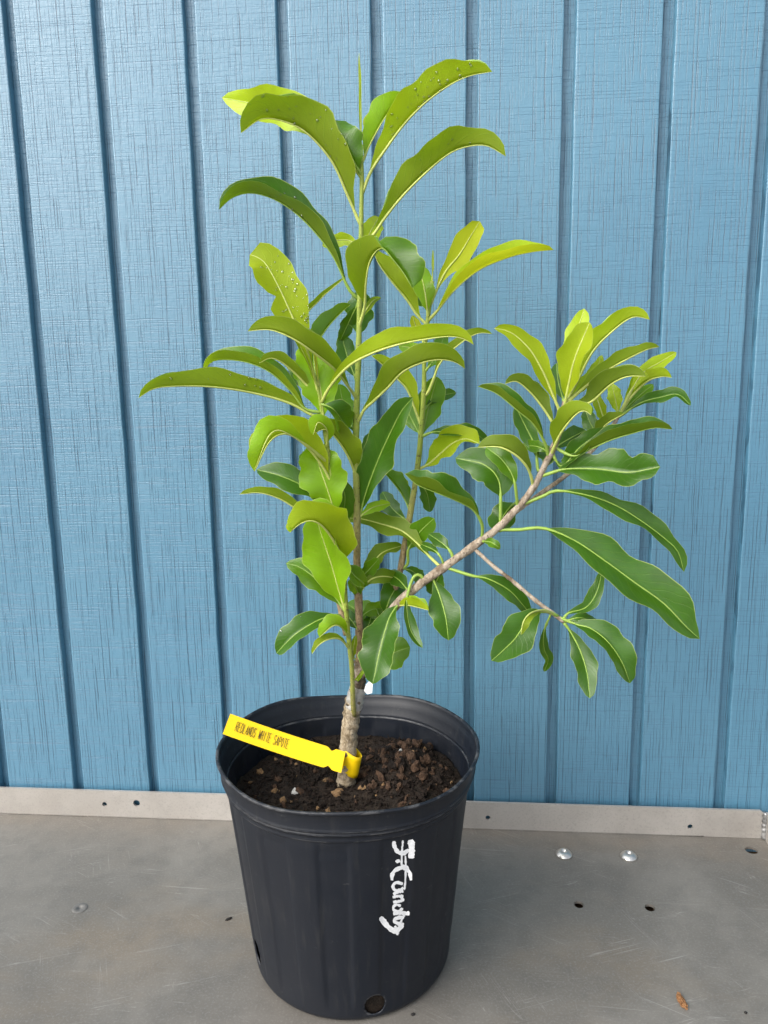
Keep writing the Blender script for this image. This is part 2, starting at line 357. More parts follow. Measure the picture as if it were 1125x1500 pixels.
# ------------------------------------------------------------------ metal tray: deck with holes, upturned flanges, bolts
tray = empty('metal_tray', (0.5, -0.4, 0.0)); tag(tray, 'weathered aluminium tray with upturned back edge under the pot', 'tray')
def holed_plane(outer, holes, to3, thick, name, mat):
    """flat sheet with real holes: outer loop + hole loops in 2D, mapped to 3D by to3(u, v, w)"""
    bm = bmesh.new()
    def loop(pts): 
        vs_ = [bm.verts.new((p[0], p[1], 0)) for p in pts]
        return [bm.edges.new((vs_[i], vs_[(i+1) % len(vs_)])) for i in range(len(vs_))]
    E_ = loop(outer)
    for (cx, cy, ra, rb, an) in holes:
        n = 28
        E_ += loop([(cx + ra*math.cos(2*math.pi*i/n)*math.cos(an) - rb*math.sin(2*math.pi*i/n)*math.sin(an), cy + ra*math.cos(2*math.pi*i/n)*math.sin(an) + rb*math.sin(2*math.pi*i/n)*math.cos(an)) for i in range(n)])
    bmesh.ops.triangle_fill(bm, edges=E_, use_beauty=True)
    fs = bm.faces[:]
    for f in fs:
        f.normal_update()
        if f.normal.z < 0: f.normal_flip()
    r = bmesh.ops.extrude_face_region(bm, geom=fs)
    for v in [g for g in r['geom'] if isinstance(g, bmesh.types.BMVert)]: v.co.z = thick
    bmesh.ops.recalc_face_normals(bm, faces=bm.faces[:])
    bm.verts.ensure_lookup_table(); bm.verts.index_update()
    V = [to3(v.co.x, v.co.y, v.co.z) for v in bm.verts]; F = [tuple(v.index for v in f.verts) for f in bm.faces]
    bm.free()
    return mesh_obj(name, V, F, mat, tray, smooth=False)
FY0, FY1 = -0.0060, -0.0100            # flange face: left end, right end
def fy(x): return FY0 + (FY1-FY0)*(x/0.95)
XR = on_y(1117, 1230, -0.010).x        # inner face of the right-hand side flange
TH = 0.003
h1, h2 = on_z(848, 1325), on_z(952, 1329.5); h3 = on_z(1101, 1245.5)
yb = -0.0105
holed_plane([(-0.75, -0.85), (XR+TH, -0.85), (XR+TH, fy(XR)-0.0004), (-0.75, fy(-0.75)-0.0004)],
            [(h1.x, h1.y, 0.0050, 0.0056, 0), (h2.x, h2.y, 0.0052, 0.0057, 0), (h3.x, h3.y, 0.0072, 0.0070, 0)],
            lambda u, v, w_: (u, v, -TH+w_), TH, 'deck', MT['metal'])
mb = MB(); mb.box((-0.74, -0.84, -0.030), (XR-0.002, -0.016, -0.016)); mesh_obj('wooden_underboard', mb.V, mb.F, MT['board'], tray, smooth=False)
fh = 0.0362
hol = []
for (px, py, r_) in ((153, 1178.5, 0.0031), (200, 1177, 0.0045), (714.5, 1197, 0.0030), (1010, 1209.5, 0.0032)):
    p = on_y(px, py, -0.008-0.002); hol.append((p.x, p.z, r_, r_, 0))
holed_plane([(-0.75, 0.0), (XR-0.002, 0.0), (XR-0.002, fh-0.003), (XR-0.006, fh), (-0.75, fh)], hol, lambda u, v, w_: (u, fy(u)-0.0002-TH+w_, v+0.0003), TH, 'back_flange', MT['flange'])
mb = MB(); mb.box((XR, -0.85, 0.0003), (XR+TH, fy(XR)-0.0035, fh-0.001)); mesh_obj('side_flange', mb.V, mb.F, MT['flange'], tray, smooth=False)
# bent corner fillet line between deck and back flange
path = [Vector((x, fy(x)-0.0034, 0.0006)) for x in [-0.75+i*0.05 for i in range(int((XR+0.74)/0.05))]]
V, F = tube(path, [0.0007+0.0002*noise.noise(Vector((i*1.7, 0, 0))) for i in range(len(path))], 8); mesh_obj('corner_bend', V, F, MT['metal'], tray)
path = [Vector((XR-0.0005+0.0006*math.sin(i*2.1), fy(XR)-0.0045, 0.001+i*0.0021)) for i in range(17)]
V, F = tube(path, [0.0034+0.0007*math.sin(i*2.4) for i in range(17)], 10, 0.2); mesh_obj('weld_bead', V, F, MT['weld'], tray)
def lathe(prof, n=32, center=(0, 0, 0), close=True):
    V, F = [], []; m_ = len(prof)
    for k in range(n):
        a = 2*math.pi*k/n
        for (r, z) in prof: V.append((center[0]+r*math.cos(a), center[1]+r*math.sin(a), center[2]+z))
    for k in range(n):
        k2 = (k+1) % n
        for i in range(m_-1): F.append((k*m_+i, k2*m_+i, k2*m_+i+1, k*m_+i+1))
    return V, F
for (px, py) in ((826, 1252), (921, 1255)):
    c = on_z(px, py)
    V, F = lathe([(0.0098, 0.0), (0.0100, 0.0008), (0.0093, 0.0018), (0.0072, 0.0038), (0.0046, 0.0049), (0.0030, 0.0051), (0.0029, 0.0022), (0.0001, 0.0020)], 32, (c.x, c.y, 0.0002))
    mesh_obj('bolt', V, F, MT['bolt'], tray)
# stain mark (dull disc where a bolt sat)
c = on_z(117, 1330.5)
V, F = lathe([(0.0082, 0.0), (0.0078, 0.0003), (0.0019, 0.0003), (0.0018, 0.0), (0.0001, 0.0)], 28, (c.x, c.y, 0.0003)); mesh_obj('filled_hole', V, F, MT['stain'], tray)

# ------------------------------------------------------------------ pot
PC = Vector((0.4945, -0.2180, 0.0)); PH, PR = 0.2165, 0.1185
def body_r(z):                      # outer radius of the tapered body
    return 0.0948 + (0.1142-0.0948)*max(0.0, min(1.0, z/0.195))
pot = empty('nursery_pot', PC); tag(pot, 'black plastic nursery pot with white handwriting standing on the metal tray', 'pot')
NA = 480
def warp(a, z):                     # the rim is slightly out of round and dips
    k = max(0.0, (z-0.12)/0.1)
    return 1 + k*(0.012*math.cos(2*a+0.4) + 0.006*math.cos(3*a+1.0))
def lift(a, z):
    k = max(0.0, (z-0.17)/0.05)
    return k*(0.0022*math.cos(2*a-0.3) + 0.0016*math.cos(5*a+0.8) + 0.0012*math.sin(3*a))
def surf_r(a, z):
    return (body_r(z) + 0.0007*math.tanh(5*math.sin(a*13))*min(1, max(0, (z-0.01)/0.02))*min(1, max(0, (0.188-z)/0.01)))*warp(a, z)
def hit_pot(px, py, rfun=None):     # pixel -> point on the pot's outer wall
    d = ray(px, py).normalized(); t = 0.3
    for i in range(4000):
        p = CAM + d*t
        if math.hypot(p.x-PC.x, p.y-PC.y) <= surf_r(math.atan2(p.y-PC.y, p.x-PC.x), p.z): break
        t += 0.0003
    return p
holes = []
for (px, py, ra, rz) in ((549.5, 1489, 0.0098, 0.0118), (362, 1414, 0.0088, 0.0125)):
    p = hit_pot(px, py); holes.append((math.atan2(p.y-PC.y, p.x-PC.x), p.z, ra, rz))
holes[0] = (holes[0][0], 0.0175, 0.0092, 0.0105); holes[1] = (math.radians(211), 0.030, 0.0080, 0.0125)
for a in (55, 120): holes.append((math.radians(a), 0.02, 0.0095, 0.0115))
NB = 70
zs = [0.0, 0.0004, 0.0012, 0.0024, 0.004, 0.0058] + [0.0075+0.0011*i for i in range(28)] + [0.0390 + (0.1935-0.0390)*i/(NB-1) for i in range(NB)]
V, F = [], []
for k in range(NA):
    a = 2*math.pi*k/NA
    fl = 0.0007*math.tanh(5*math.sin(a*13))          # shallow vertical panels
    for z in zs:
        r = body_r(z)
        if z < 0.008: r -= 0.0065*(1-math.sqrt(max(0, 1-((0.008-z)/0.008)**2)))
        r += fl*min(1, max(0, (z-0.01)/0.02))*min(1, max(0, (0.188-z)/0.01))
        r *= warp(a, z)
        V.append([PC.x+r*math.cos(a), PC.y+r*math.sin(a), z+lift(a, z)])
nz = len(zs); 
def in_hole(a, z):
    for (ha, hz, ra, rz) in holes:
        da = (a-ha+math.pi) % (2*math.pi) - math.pi
        e = math.hypot(da*0.096/ra, (z-hz)/rz)
        if e < 1.0: return (ha, hz, ra, rz)
    return None
keep = {}
for k in range(NA):
    for i in range(nz-1):
        a = 2*math.pi*(k+0.5)/NA; z = (zs[i]+zs[i+1])/2
        if in_hole(a, z): continue
        F.append((k*nz+i, ((k+1) % NA)*nz+i, ((k+1) % NA)*nz+i+1, k*nz+i+1))
cnt = {}
for f in F:
    for v in f: cnt[v] = cnt.get(v, 0)+1
for k in range(NA):
    for i in range(1, nz-1):
        vi = k*nz+i
        if 0 < cnt.get(vi, 0) < 4:                     # hole border: snap to the ellipse
            a = 2*math.pi*k/NA; z = zs[i]
            for (ha, hz, ra, rz) in holes:
                da = (a-ha+math.pi) % (2*math.pi) - math.pi
                e = math.hypot(da*0.096/ra, (z-hz)/rz)
                if 0.5 < e < 1.5:
                    a2 = ha+da/e; z2 = hz+(z-hz)/e; r = body_r(z2); V[vi] = [PC.x+r*math.cos(a2), PC.y+r*math.sin(a2), z2]
body = mesh_obj('body', V, F, MT['pot'], pot)
sm = body.modifiers.new('wall', 'SOLIDIFY'); sm.thickness = 0.0014; sm.offset = -1
# rim: stepped collar, rolled lip and ringed inner wall
prof = [(0.1137, 0.186), (0.1149, 0.1868), (0.1155, 0.188), (0.1151, 0.1892), (0.1153, 0.1925), (0.1169, 0.1932), (0.1175, 0.1942), (0.1169, 0.1952), (0.1165, 0.1958), (0.1183, 0.1968), (0.1189, 0.198), (0.1183, 0.1992), (0.1181, 0.201), (0.1186, 0.206), (0.1193, 0.212), (0.1199, 0.2132), (0.1215, 0.214), (0.1223, 0.2152), (0.1221, 0.2165), (0.1209, 0.2172), (0.1195, 0.2166), (0.1186, 0.2146), (0.1179, 0.209), (0.1172, 0.2084), (0.1169, 0.203), (0.1157, 0.2012), (0.1153, 0.1975), (0.1141, 0.196), (0.1136, 0.192), (0.1143, 0.1905), (0.1129, 0.189), (0.1125, 0.185), (0.1132, 0.1838), (0.1121, 0.1822), (0.1117, 0.176), (0.1111, 0.168)]
V, F = [], []; m_ = len(prof)
for k in range(NA):
    a = 2*math.pi*k/NA
    for (r, z) in prof:
        r2 = r*warp(a, z); V.append((PC.x+r2*math.cos(a), PC.y+r2*math.sin(a), z+lift(a, z)))
for k in range(NA):
    k2 = (k+1) % NA
    for i in range(m_-1): F.append((k*m_+i, k2*m_+i, k2*m_+i+1, k*m_+i+1))
mesh_obj('rim', V, F, MT['pot'], pot)
V, F = lathe([(0.0930, 0.0022), (0.060, 0.0035), (0.0001, 0.0035)], 64, PC); mesh_obj('base', V, F, MT['pot'], pot)
# handwriting, traced strokes laid on the pot wall
def zp(x, y): return (300+x/2.679, 1180+y/2.679)
ST = [([(806,133),(810,160),(808,206)], 20), ([(800,172),(778,186),(756,180),(744,160),(741,138)], 13), ([(776,135),(772,190),(770,250)], 6), ([(786,196),(787,260),(782,330)], 6),
      ([(750,222),(758,214),(762,222)], 9), ([(808,292),(802,262),(782,243),(758,246),(738,262),(733,292)], 12), ([(800,262),(790,240),(770,236)], 9),
      ([(776,306),(752,300),(738,312),(742,328),(762,332),(778,320)], 10), ([(778,334),(756,338),(738,346)], 10), ([(778,354),(756,354),(736,358)], 9), ([(768,356),(776,368),(762,374),(738,378)], 9),
      ([(768,392),(748,388),(738,400),(746,412),(766,412),(774,400)], 9), ([(802,424),(775,420),(738,422)], 11), ([(800,414),(780,432),(766,458)], 7), ([(778,436),(752,440),(742,452),(760,462),(780,466)], 11),
      ([(776,468),(758,484),(742,490),(716,472),(688,436)], 16), ([(762,476),(758,490),(752,506)], 9), ([(745,470),(752,482),(766,488)], 8)]
mb = MB()
for si, (pts, wd) in enumerate(ST):
    cl = catmull([Vector((*zp(*p), 0)) for p in pts], 18)
    n = len(cl); Vs = []
    for i in range(n):
        T = (cl[min(n-1, i+1)]-cl[max(0, i-1)]).normalized(); nn = Vector((-T.y, T.x, 0))
        hw = wd*1.45/2.679/2*(0.86+0.34*noise.noise(Vector((si*3.1, i*0.55, 0))))
        if i in (0, n-1): hw *= 0.7
        for s in (-1, -0.4, 0.3, 1):
            j = 1.1*noise.noise(Vector((si*5.0, i*1.9, s*3)))
            q = cl[i]+nn*(s*hw+j); p = hit_pot(q.x, q.y); rad = Vector((p.x-PC.x, p.y-PC.y, 0)).normalized()
            Vs.append(p+rad*0.0006)
    Fs = [(i*4+k, i*4+k+1, (i+1)*4+k+1, (i+1)*4+k) for i in range(n-1) for k in range(3)]
    mb.add(Vs, Fs)
mesh_obj('handwriting', mb.V, mb.F, MT['white'], pot)

# ------------------------------------------------------------------ soil in the pot
SZ = 0.170
soil = None
def soil_h(x, y):
    dx, dy = x-PC.x, y-PC.y; r = math.hypot(dx, dy)
    h = SZ + 0.020*math.exp(-((dx-0.052)**2/0.0013 + (dy-0.030)**2/0.0022)) - 0.006*math.exp(-((dx+0.03)**2+(dy+0.03)**2)/0.002)
    h += 0.0045*noise.noise(Vector((x*55, y*55, 1))) + 0.0030*noise.noise(Vector((x*140, y*140, 4))) + 0.0016*noise.noise(Vector((x*330, y*330, 9)))
    return h
V, F = [], []; NR, NS = 44, 110; RS = 0.1100
for i in range(NR+1):
    for k in range(NS):
        a = 2*math.pi*k/NS; r = RS*i/NR; rr = r*(1 if i < NR-1 else warp(a, SZ))
        x, y = PC.x+rr*math.cos(a), PC.y+rr*math.sin(a); V.append((x, y, soil_h(x, y)))
for i in range(NR):
    for k in range(NS): F.append((i*NS+k, (i+1)*NS+k, (i+1)*NS+(k+1) % NS, i*NS+(k+1) % NS))
b0 = len(V); prev = NR*NS
for z in [0.15-i*0.0074 for i in range(20)]+[0.005]:
    for k in range(NS):
        a = 2*math.pi*k/NS; r = (body_r(z)-0.0032)*warp(a, z) + 0.0013*noise.noise(Vector((a*14, z*220, 3)))
        V.append((PC.x+r*math.cos(a), PC.y+r*math.sin(a), z))
    c0 = len(V)-NS
    for k in range(NS): F.append((prev+k, c0+k, c0+(k+1) % NS, prev+(k+1) % NS))
    prev = c0
soil = mesh_obj('potting_soil', V, F, MT['soil']); tag(soil, 'dark damp potting soil with brown clods filling the black pot', 'soil')
soil['_o'] = (0, 0, 0)
def clod_mesh(seed, rough):
    bm = bmesh.new(); bmesh.ops.create_icosphere(bm, subdivisions=2, radius=1.0)
    sx_, sy_, sz_ = [rnd.uniform(0.65, 1.2) for _ in range(3)]
    for v in bm.verts:
        k = 1+rough*noise.noise(v.co*1.6+Vector((seed*3.3, 0, 0)))+0.5*rough*noise.noise(v.co*4+Vector((0, seed, 0)))
        v.co = Vector((v.co.x*sx_*k, v.co.y*sy_*k, v.co.z*sz_*k*0.8))
    me = bpy.data.meshes.new('clod'); bm.to_mesh(me); bm.free(); return me
CL = {}
for nm, mt in (('b', 'clod'), ('d', 'clodd'), ('t', 'clodt'), ('w', 'perlite')):
    CL[nm] = []
    for i in range(5 if nm != 'w' else 2):
        me = clod_mesh(i+len(CL)*7, 0.55); me.materials.append(MT[mt]); CL[nm].append(me)
def clod(x, y, s, kind, name='clod'):
    o = bpy.data.objects.new(name, rnd.choice(CL[kind])); COL.objects.link(o); o.parent = soil
    o.location = (x, y, soil_h(x, y)+s*0.25); o.scale = (s, s*rnd.uniform(0.7, 1.1), s*rnd.uniform(0.6, 1.0)); o.rotation_euler = [rnd.uniform(0, 6.28) for _ in range(3)]
for i in range(150):                     # brown clods heaped on the right
    a, q = rnd.uniform(0, 6.28), math.sqrt(rnd.random())
    x, y = PC.x+0.050+q*0.043*math.cos(a), PC.y+0.022+q*0.058*math.sin(a)
    if math.hypot(x-PC.x, y-PC.y) > 0.100: continue
    clod(x, y, rnd.choice([0.0016, 0.002, 0.0026, 0.0034, 0.0045, 0.0065]), rnd.choice('bbbdd'))
for i in range(120):
    a, q = rnd.uniform(0, 6.28), math.sqrt(rnd.random()); x, y = PC.x+q*0.100*math.cos(a), PC.y+q*0.100*math.sin(a)
    clod(x, y, rnd.choice([0.0018, 0.0024, 0.003, 0.004]), rnd.choice('ddbbbt'))
for (px, py, s, kd) in ((440,1152,.0062,'b'),(495,1160,.0055,'t'),(403,1155,.0045,'t'),(415,1172,.0040,'t'),(478,1142,.0038,'t'),(431,1154,.004,'w'),(548,1161,.005,'b'),(588,1158,.005,'b'),(610,1148,.006,'b'),(534,1142,.0045,'b'),(405,1113,.0042,'t'),(462,1128,.004,'b'),(588,1123,.003,'w'),(380,1131,.004,'t')):
    p = on_z(px, py, SZ); clod(p.x, p.y, s, kd)
cr_ = MB()
for i in range(3600):
    a, q = rnd.uniform(0, 6.28), math.sqrt(rnd.random()); x, y = PC.x+q*0.1045*math.cos(a), PC.y+q*0.1045*math.sin(a)
    s = rnd.uniform(0.0005, 0.0017); z = soil_h(x, y)+s*0.3
    R_ = Matrix.Rotation(rnd.uniform(0, 6.28), 3, Vector((rnd.uniform(-1, 1), rnd.uniform(-1, 1), rnd.uniform(-1, 1))).normalized())
    L_ = rnd.choice([1, 1, 1, 2.6, 4.0])
    cr_.add([Vector((x, y, z))+R_ @ Vector(v)*s for v in ((L_, 0, 0), (-L_, 0.2, 0), (0, 1, 0), (0.1, -1, 0), (0, 0, 0.8), (0, 0.1, -0.8))], [(0,2,4),(2,1,4),(1,3,4),(3,0,4),(2,0,5),(1,2,5),(3,1,5),(0,3,5)])
o = mesh_obj('crumbs', cr_.V, cr_.F, MT['clodd'], soil, smooth=False); o['kind'] = 'stuff'

# ------------------------------------------------------------------ the sapling: trunk, stems, branches
PY = PC.y                                # the stems rise from the middle of the pot
base3 = on_z(508, 1146, SZ); PY = base3.y
tree = empty('sapling', (base3.x, base3.y, SZ)); tag(tree, 'young broadleaf sapling with long green leaves growing in the black pot', 'sapling')
def U(px, py, dy): return on_y(px, py, PY+dy)
STEMS = {}                               # name -> list of (px, py, dy)
def stem(key, pts, r0, r1, mat, name, sides=12, rough=0.25, n=60):
    STEMS[key] = pts
    cl = catmull([Vector(p) for p in pts], n)
    path = [U(p.x, p.y, p.z) for p in cl]
    rad = []
    for i, p in enumerate(path):
        t = i/(n-1); rad.append((r0+(r1-r0)*t)*depth(p)/FPX*(1+(0.05*math.sin(i*0.6) if r0 < 9 else 0)+0.05*noise.noise(Vector((i*0.5, r0, 0)))))
    V, F = tube(path, rad, sides, rough*0.5, r0)
    return mesh_obj(name, V, F, MT[mat], tree)
stem('T', [(507,1160,0),(508,1120,0),(511,1080,0),(515,1045,0),(519,1024,0)], 13.5, 12, 'bark', 'trunk', 16, 0.5)
stem('G', [(517,1032,0),(523,1010,0),(527,990,0),(527,968,0)], 12, 8.5, 'dbark', 'graft_union', 16, 0.6, 30)
stem('1', [(527,975,0),(526,900,0),(523,830,0),(523,760,0),(522,700,0),(522,620,0),(525,520,0),(527,430,0),(529,330,0),(530,262,0),(529,236,0)], 6.2, 3.2, 'stem', 'stem', 12, 0.3, 90)
stem('2', [(519,1050,-.004),(517,1028,-.011),(515,975,-.016),(510,925,-.018),(506,880,-.02),(503,820,-.02),(493,760,-.02),(484,690,-.02),(478,645,-.02),(471,600,-.02),(465,565,-.02)], 3.7, 3.4, 'gstem', 'stem', 10, 0.2, 70)
stem('2b', [(508,930,-.015),(502,905,-.008),(492,862,.0),(478,800,.012),(471,760,.015),(468,722,.015)], 5, 3, 'stem', 'stem', 10, 0.2, 40)
stem('3', [(527,985,.004),(545,945,.012),(574,877,.022),(587,832,.025),(593,795,.025),(601,752,.025),(611,689,.025),(616,641,.025),(621,570,.025),(622,510,.025),(629,449,.025),(633,412,.025)], 5.6, 3.0, 'stem', 'stem', 10, 0.25, 80)
stem('4', [(527,990,-.002),(548,935,-.006),(575,893,-.010),(600,868,-.014),(640,838,-.02),(690,803,-.028),(735,768,-.034),(776,722,-.040),(798,682,-.043),(814,648,-.045),(824,612,-.047),(828,588,-.048)], 7.6, 4.2, 'brbark', 'branch', 12, 0.5, 90)
stem('4b', [(744,760,-.035),(757,748,-.036),(780,732,-.032),(805,714,-.028),(834,692,-.024),(868,659,-.02),(893,630,-.018),(908,606,-.016)], 3.8, 2.8, 'brbark', 'branch', 10, 0.4, 50)
stem('4c', [(694,803,-.028),(720,827,-.035),(752,852,-.040),(785,880,-.046),(808,897,-.05),(826,911,-.052)], 2.8, 3.2, 'brbark', 'branch', 10, 0.4, 50)

# grafting tape round the union and its loose white end
tp = empty('grafting_tape', U(523, 1020, 0)); tag(tp, 'clear grafting tape wound round the trunk with a loose white end', 'tape')
cl = catmull([Vector((518,1036,0)), Vector((521,1020,0)), Vector((526,1004,0))], 14)
V, F = tube([U(p.x, p.y, 0) for p in cl], [(14.0-1.2*i/13+0.5*math.sin(i*1.9))*0.70/FPX for i in range(14)], 20, 0.12, 3, False); mesh_obj('wrap', V, F, MT['tape'], tp)
fl = [(533,1012,-.008),(536,1003,-.011),(541,997,-.014),(546,1001,-.016),(545,1015,-.016),(538,1017,-.012)]
P3 = [U(*p) for p in fl]; P3b = [U(p[0], p[1], p[2]+.0012) for p in fl]
V = P3+P3b; F = [(0,1,2,3,4,5), (11,10,9,8,7,6)]+[(i, i+6, (i+1) % 6+6, (i+1) % 6) for i in range(6)]
mesh_obj('loose_end', V, F, MT['white'], tp, smooth=False)

# ------------------------------------------------------------------ leaves
def nearest_stem(px, py):
    best = None
    for k, pts in STEMS.items():
        if k in 'TG': continue
        for i in range(len(pts)-1):
            a, b = Vector(pts[i]), Vector(pts[i+1]); ab = (b-a).xy; t = max(0, min(1, (Vector((px, py))-a.xy).dot(ab)/max(1e-6, ab.length_squared)))
            q = a.lerp(b, t); d = (q.xy-Vector((px, py))).length
            if best is None or d < best[0]: best = (d, q)
    return best
LEAVES = []
def leaf(pts, W, tl, tr, face, col, pf=0.08, tz=None, bulge=None, blunt=0.0, bite=None, drops=0, on=None, peak=0.55, wavy=0.085):
    k = len(LEAVES); LEAVES.append(pts)
    R_ = random.Random(100+k)
    pts = [Vector((*p, 0)) for p in pts]
    if on is not None:
        best = None
        st = STEMS[on]
        for i in range(len(st)-1):
            a, b = Vector(st[i]), Vector(st[i+1]); ab = (b-a).xy; t = max(0, min(1, (pts[0].xy-a.xy).dot(ab)/max(1e-6, ab.length_squared)))
            q = a.lerp(b, t); d = (q.xy-pts[0].xy).length
            if best is None or d < best[0]: best = (d, q)
    else: best = nearest_stem(pts[0].x, pts[0].y)
    q = best[1]; bdy = q.z
    if best[0] > 1.5:
        if best[0] < 12 and len(pts) > 2: pts[0] = Vector((q.x, q.y, 0))
        else: pts = [Vector((q.x, q.y, 0))] + pts
    if tz is None: tz = R_.uniform(-0.030, 0.022)
    if bulge is None: bulge = R_.uniform(-0.012, 0.008)
    N, K = 30, 5
    cl = catmull(pts, N)
    Mid = [U(p.x, p.y, bdy + tz*(i/(N-1))**1.3 + bulge*math.sin(math.pi*i/(N-1))) for i, p in enumerate(cl)]
    V, UVs, F = [], [], []
    Wm = W*depth(Mid[N//2])/FPX
    a_ = math.log(0.5)/math.log(peak)
    ph1, ph2 = R_.uniform(0, 6.28), R_.uniform(0, 6.28); wf = R_.uniform(9, 15); wa = R_.uniform(0.16, 0.36)
    for i in range(N):
        t = i/(N-1); p = Mid[i]
        T = (Mid[min(N-1, i+1)]-Mid[max(0, i-1)]).normalized(); c = (CAM-p).normalized()
        n = c.cross(T).normalized(); c2 = T.cross(n).normalized()
        tt = max(0.0, (t-pf)/(1-pf))
        prof_ = math.sin(math.pi*tt**a_)
        wd = Wm*1.06*(max(0.0, prof_)**((0.95 if tt < 0.4 else 0.95-0.38*min(1, (tt-0.4)/0.3))-0.28*blunt*tt))
        if tt <= 0: wd = 0.0
        row = [None]*(2*K+1); row[K] = p
        for side, th in ((-1, tl), (1, tr)):
            sgn = 1 if side == -1 else -1
            x = p.copy(); ws = wd
            ws *= 1 + wavy*(math.sin(wf*1.5*t+ph2+side*1.3)+0.5*math.sin(wf*3.1*t+ph1))
            if bite and side == bite[0]:
                ws *= 1-bite[3]*math.exp(-((t-bite[1])/bite[2])**2)*(0.8+0.4*noise.noise(Vector((t*30, k, 0))))
            for s in range(1, K+1):
                f_ = s/K
                ang = math.radians(th) + wa*f_*math.sin(wf*t+ph1+side) + math.radians(16)*(0.5-f_)*(1 if face == 't' else -1)
                e = n*(sgn*math.cos(ang)) + c2*math.sin(ang)
                x = x + e*(ws/K); row[K+side*s] = x
        V += row; UVs += [((j-K)/K, t) for j in range(2*K+1)]
    m_ = 2*K+1
    for i in range(N-1):
        if (i+1)/(N-1) <= pf: continue
        for j in range(m_-1):
            q_ = (i*m_+j, i*m_+j+1, (i+1)*m_+j+1, (i+1)*m_+j)
            F.append(q_ if face == 't' else q_[::-1])
    used = sorted({v for f in F for v in f}); mp = {v: i for i, v in enumerate(used)}
    lf = mesh_obj('leaf', [V[v] for v in used], [tuple(mp[v] for v in f) for f in F], LM[col], tree, [UVs[v] for v in used])
    rb = (1.9 if W > 12 else 1.3)*(0.85 if W < 7 else 1)*(0.95 if face == 'u' else 0.52)
    rad = [max(0.00012, ((max(rb, 2.1 if W > 8 else 1.4) if t_ <= pf else min(max(rb, 2.1*(1-(t_-pf)*5)), 2.1)*(1-(t_-pf)/(1-pf))**0.8)*(1.0 if W > 5 else 0.7)+0.25)*0.72/FPX) for t_ in [i/(N-1) for i in range(N)]]
    V2, F2 = tube(Mid, rad, 6); mesh_obj('midrib', V2, F2, MT['rib' if col in 'byu' or face == 'u' else 'ribd'], lf)
    if drops:
        d = MB(); bm = bmesh.new(); bmesh.ops.create_icosphere(bm, subdivisions=2, radius=1); bm.verts.index_update()
        sv = [v.co.copy() for v in bm.verts]; sf = [tuple(v.index for v in f.verts) for f in bm.faces]; bm.free()
        for q2 in range(drops):
            i = R_.randrange(int(N*0.35), N-4); j = R_.randrange(1, m_-1)
            A, B, C_ = V[i*m_+j], V[i*m_+j+1 if j+1 < m_ else j], V[(i+1)*m_+j]
            nn = (B-A).cross(C_-A)
            if nn.length < 1e-12: continue
            nn.normalize()
            if nn.dot(CAM-A) < 0: nn = -nn
            pos = A+(B-A)*R_.random()+(C_-A)*R_.random(); s = R_.choice([0.0005, 0.0007, 0.0009, 0.0012])
            ax = nn.orthogonal().normalized(); ay = nn.cross(ax)
            d.add([pos+ax*v.x*s+ay*v.y*s+nn*(v.z*s*0.45+s*0.1) for v in sv], sf)
        o_ = mesh_obj('water_droplets', d.V, d.F, MT['water'], lf); o_['kind'] = 'stuff'
    return lf
H_ = -150            # half folded behind the visible one
# top of the main stem
leaf([(528,262),(495,210),(450,172),(405,156),(362,150),(325,143)], 26, 20, 12, 't', 'y', tz=.03, on='1')
leaf([(524,332),(509,286),(487,238),(455,200),(425,181),(385,174),(353,195)], 40, H_, 8, 'u', 'm', tz=-.03, drops=45, on='1')
leaf([(527,258),(512,225),(496,196),(490,176)], 27, H_, 0, 't', 'm', blunt=1, tz=.01, on='1')
leaf([(529,242),(528,160),(526,78)], 3.2, 50, 50, 'u', 'b', tz=0, bulge=0, on='1')
leaf([(532,240),(547,202),(571,163),(600,140)], 25, 0, H_, 't', 'b', tz=.02, on='1')
leaf([(531,283),(543,252),(564,220),(593,181),(625,149),(660,124),(689,111),(721,105)], 33, 5, H_, 'u', 'b', pf=.1, tz=-.02, drops=80, on='1')
leaf([(532,360),(547,344),(561,323),(589,288),(625,252),(660,224),(689,214),(714,214),(741,229)], 31, 10, H_, 'u', 'm', tz=-.02, drops=14, on='1')
leaf([(524,440),(512,425),(500,400),(488,376),(471,352),(448,326),(422,304),(394,289),(365,283),(340,290),(321,307)], 27, 130, 0, 't', 'd', pf=.1, tz=-.01, drops=16, on='1')
leaf([(530,375),(540,345),(555,318)], 15, 10, 10, 't', 'y', tz=.03, on='1')
leaf([(528,480),(534,450),(536,415),(541,385),(551,368),(560,363)], 33, 8, H_, 'u', 'm', pf=.22, tz=-.035, blunt=.9, on='1', peak=.66)
leaf([(530,372),(515,354),(495,352),(472,360)], 10, 20, 10, 't', 'y', tz=.02, on='1')
leaf([(526,498),(526,465),(529,425)], 20, -15, -15, 't', 'd', tz=.02, bulge=.01, on='1')
leaf([(529,420),(545,376),(560,364),(576,381),(591,400),(604,422)], 37, 0, H_, 't', 'm', pf=.42, tz=-.02, blunt=.7, on='1', peak=.45)
leaf([(524,470),(545,442),(558,436)], 5, 10, 10, 'u', 'm', tz=.03, on='1')
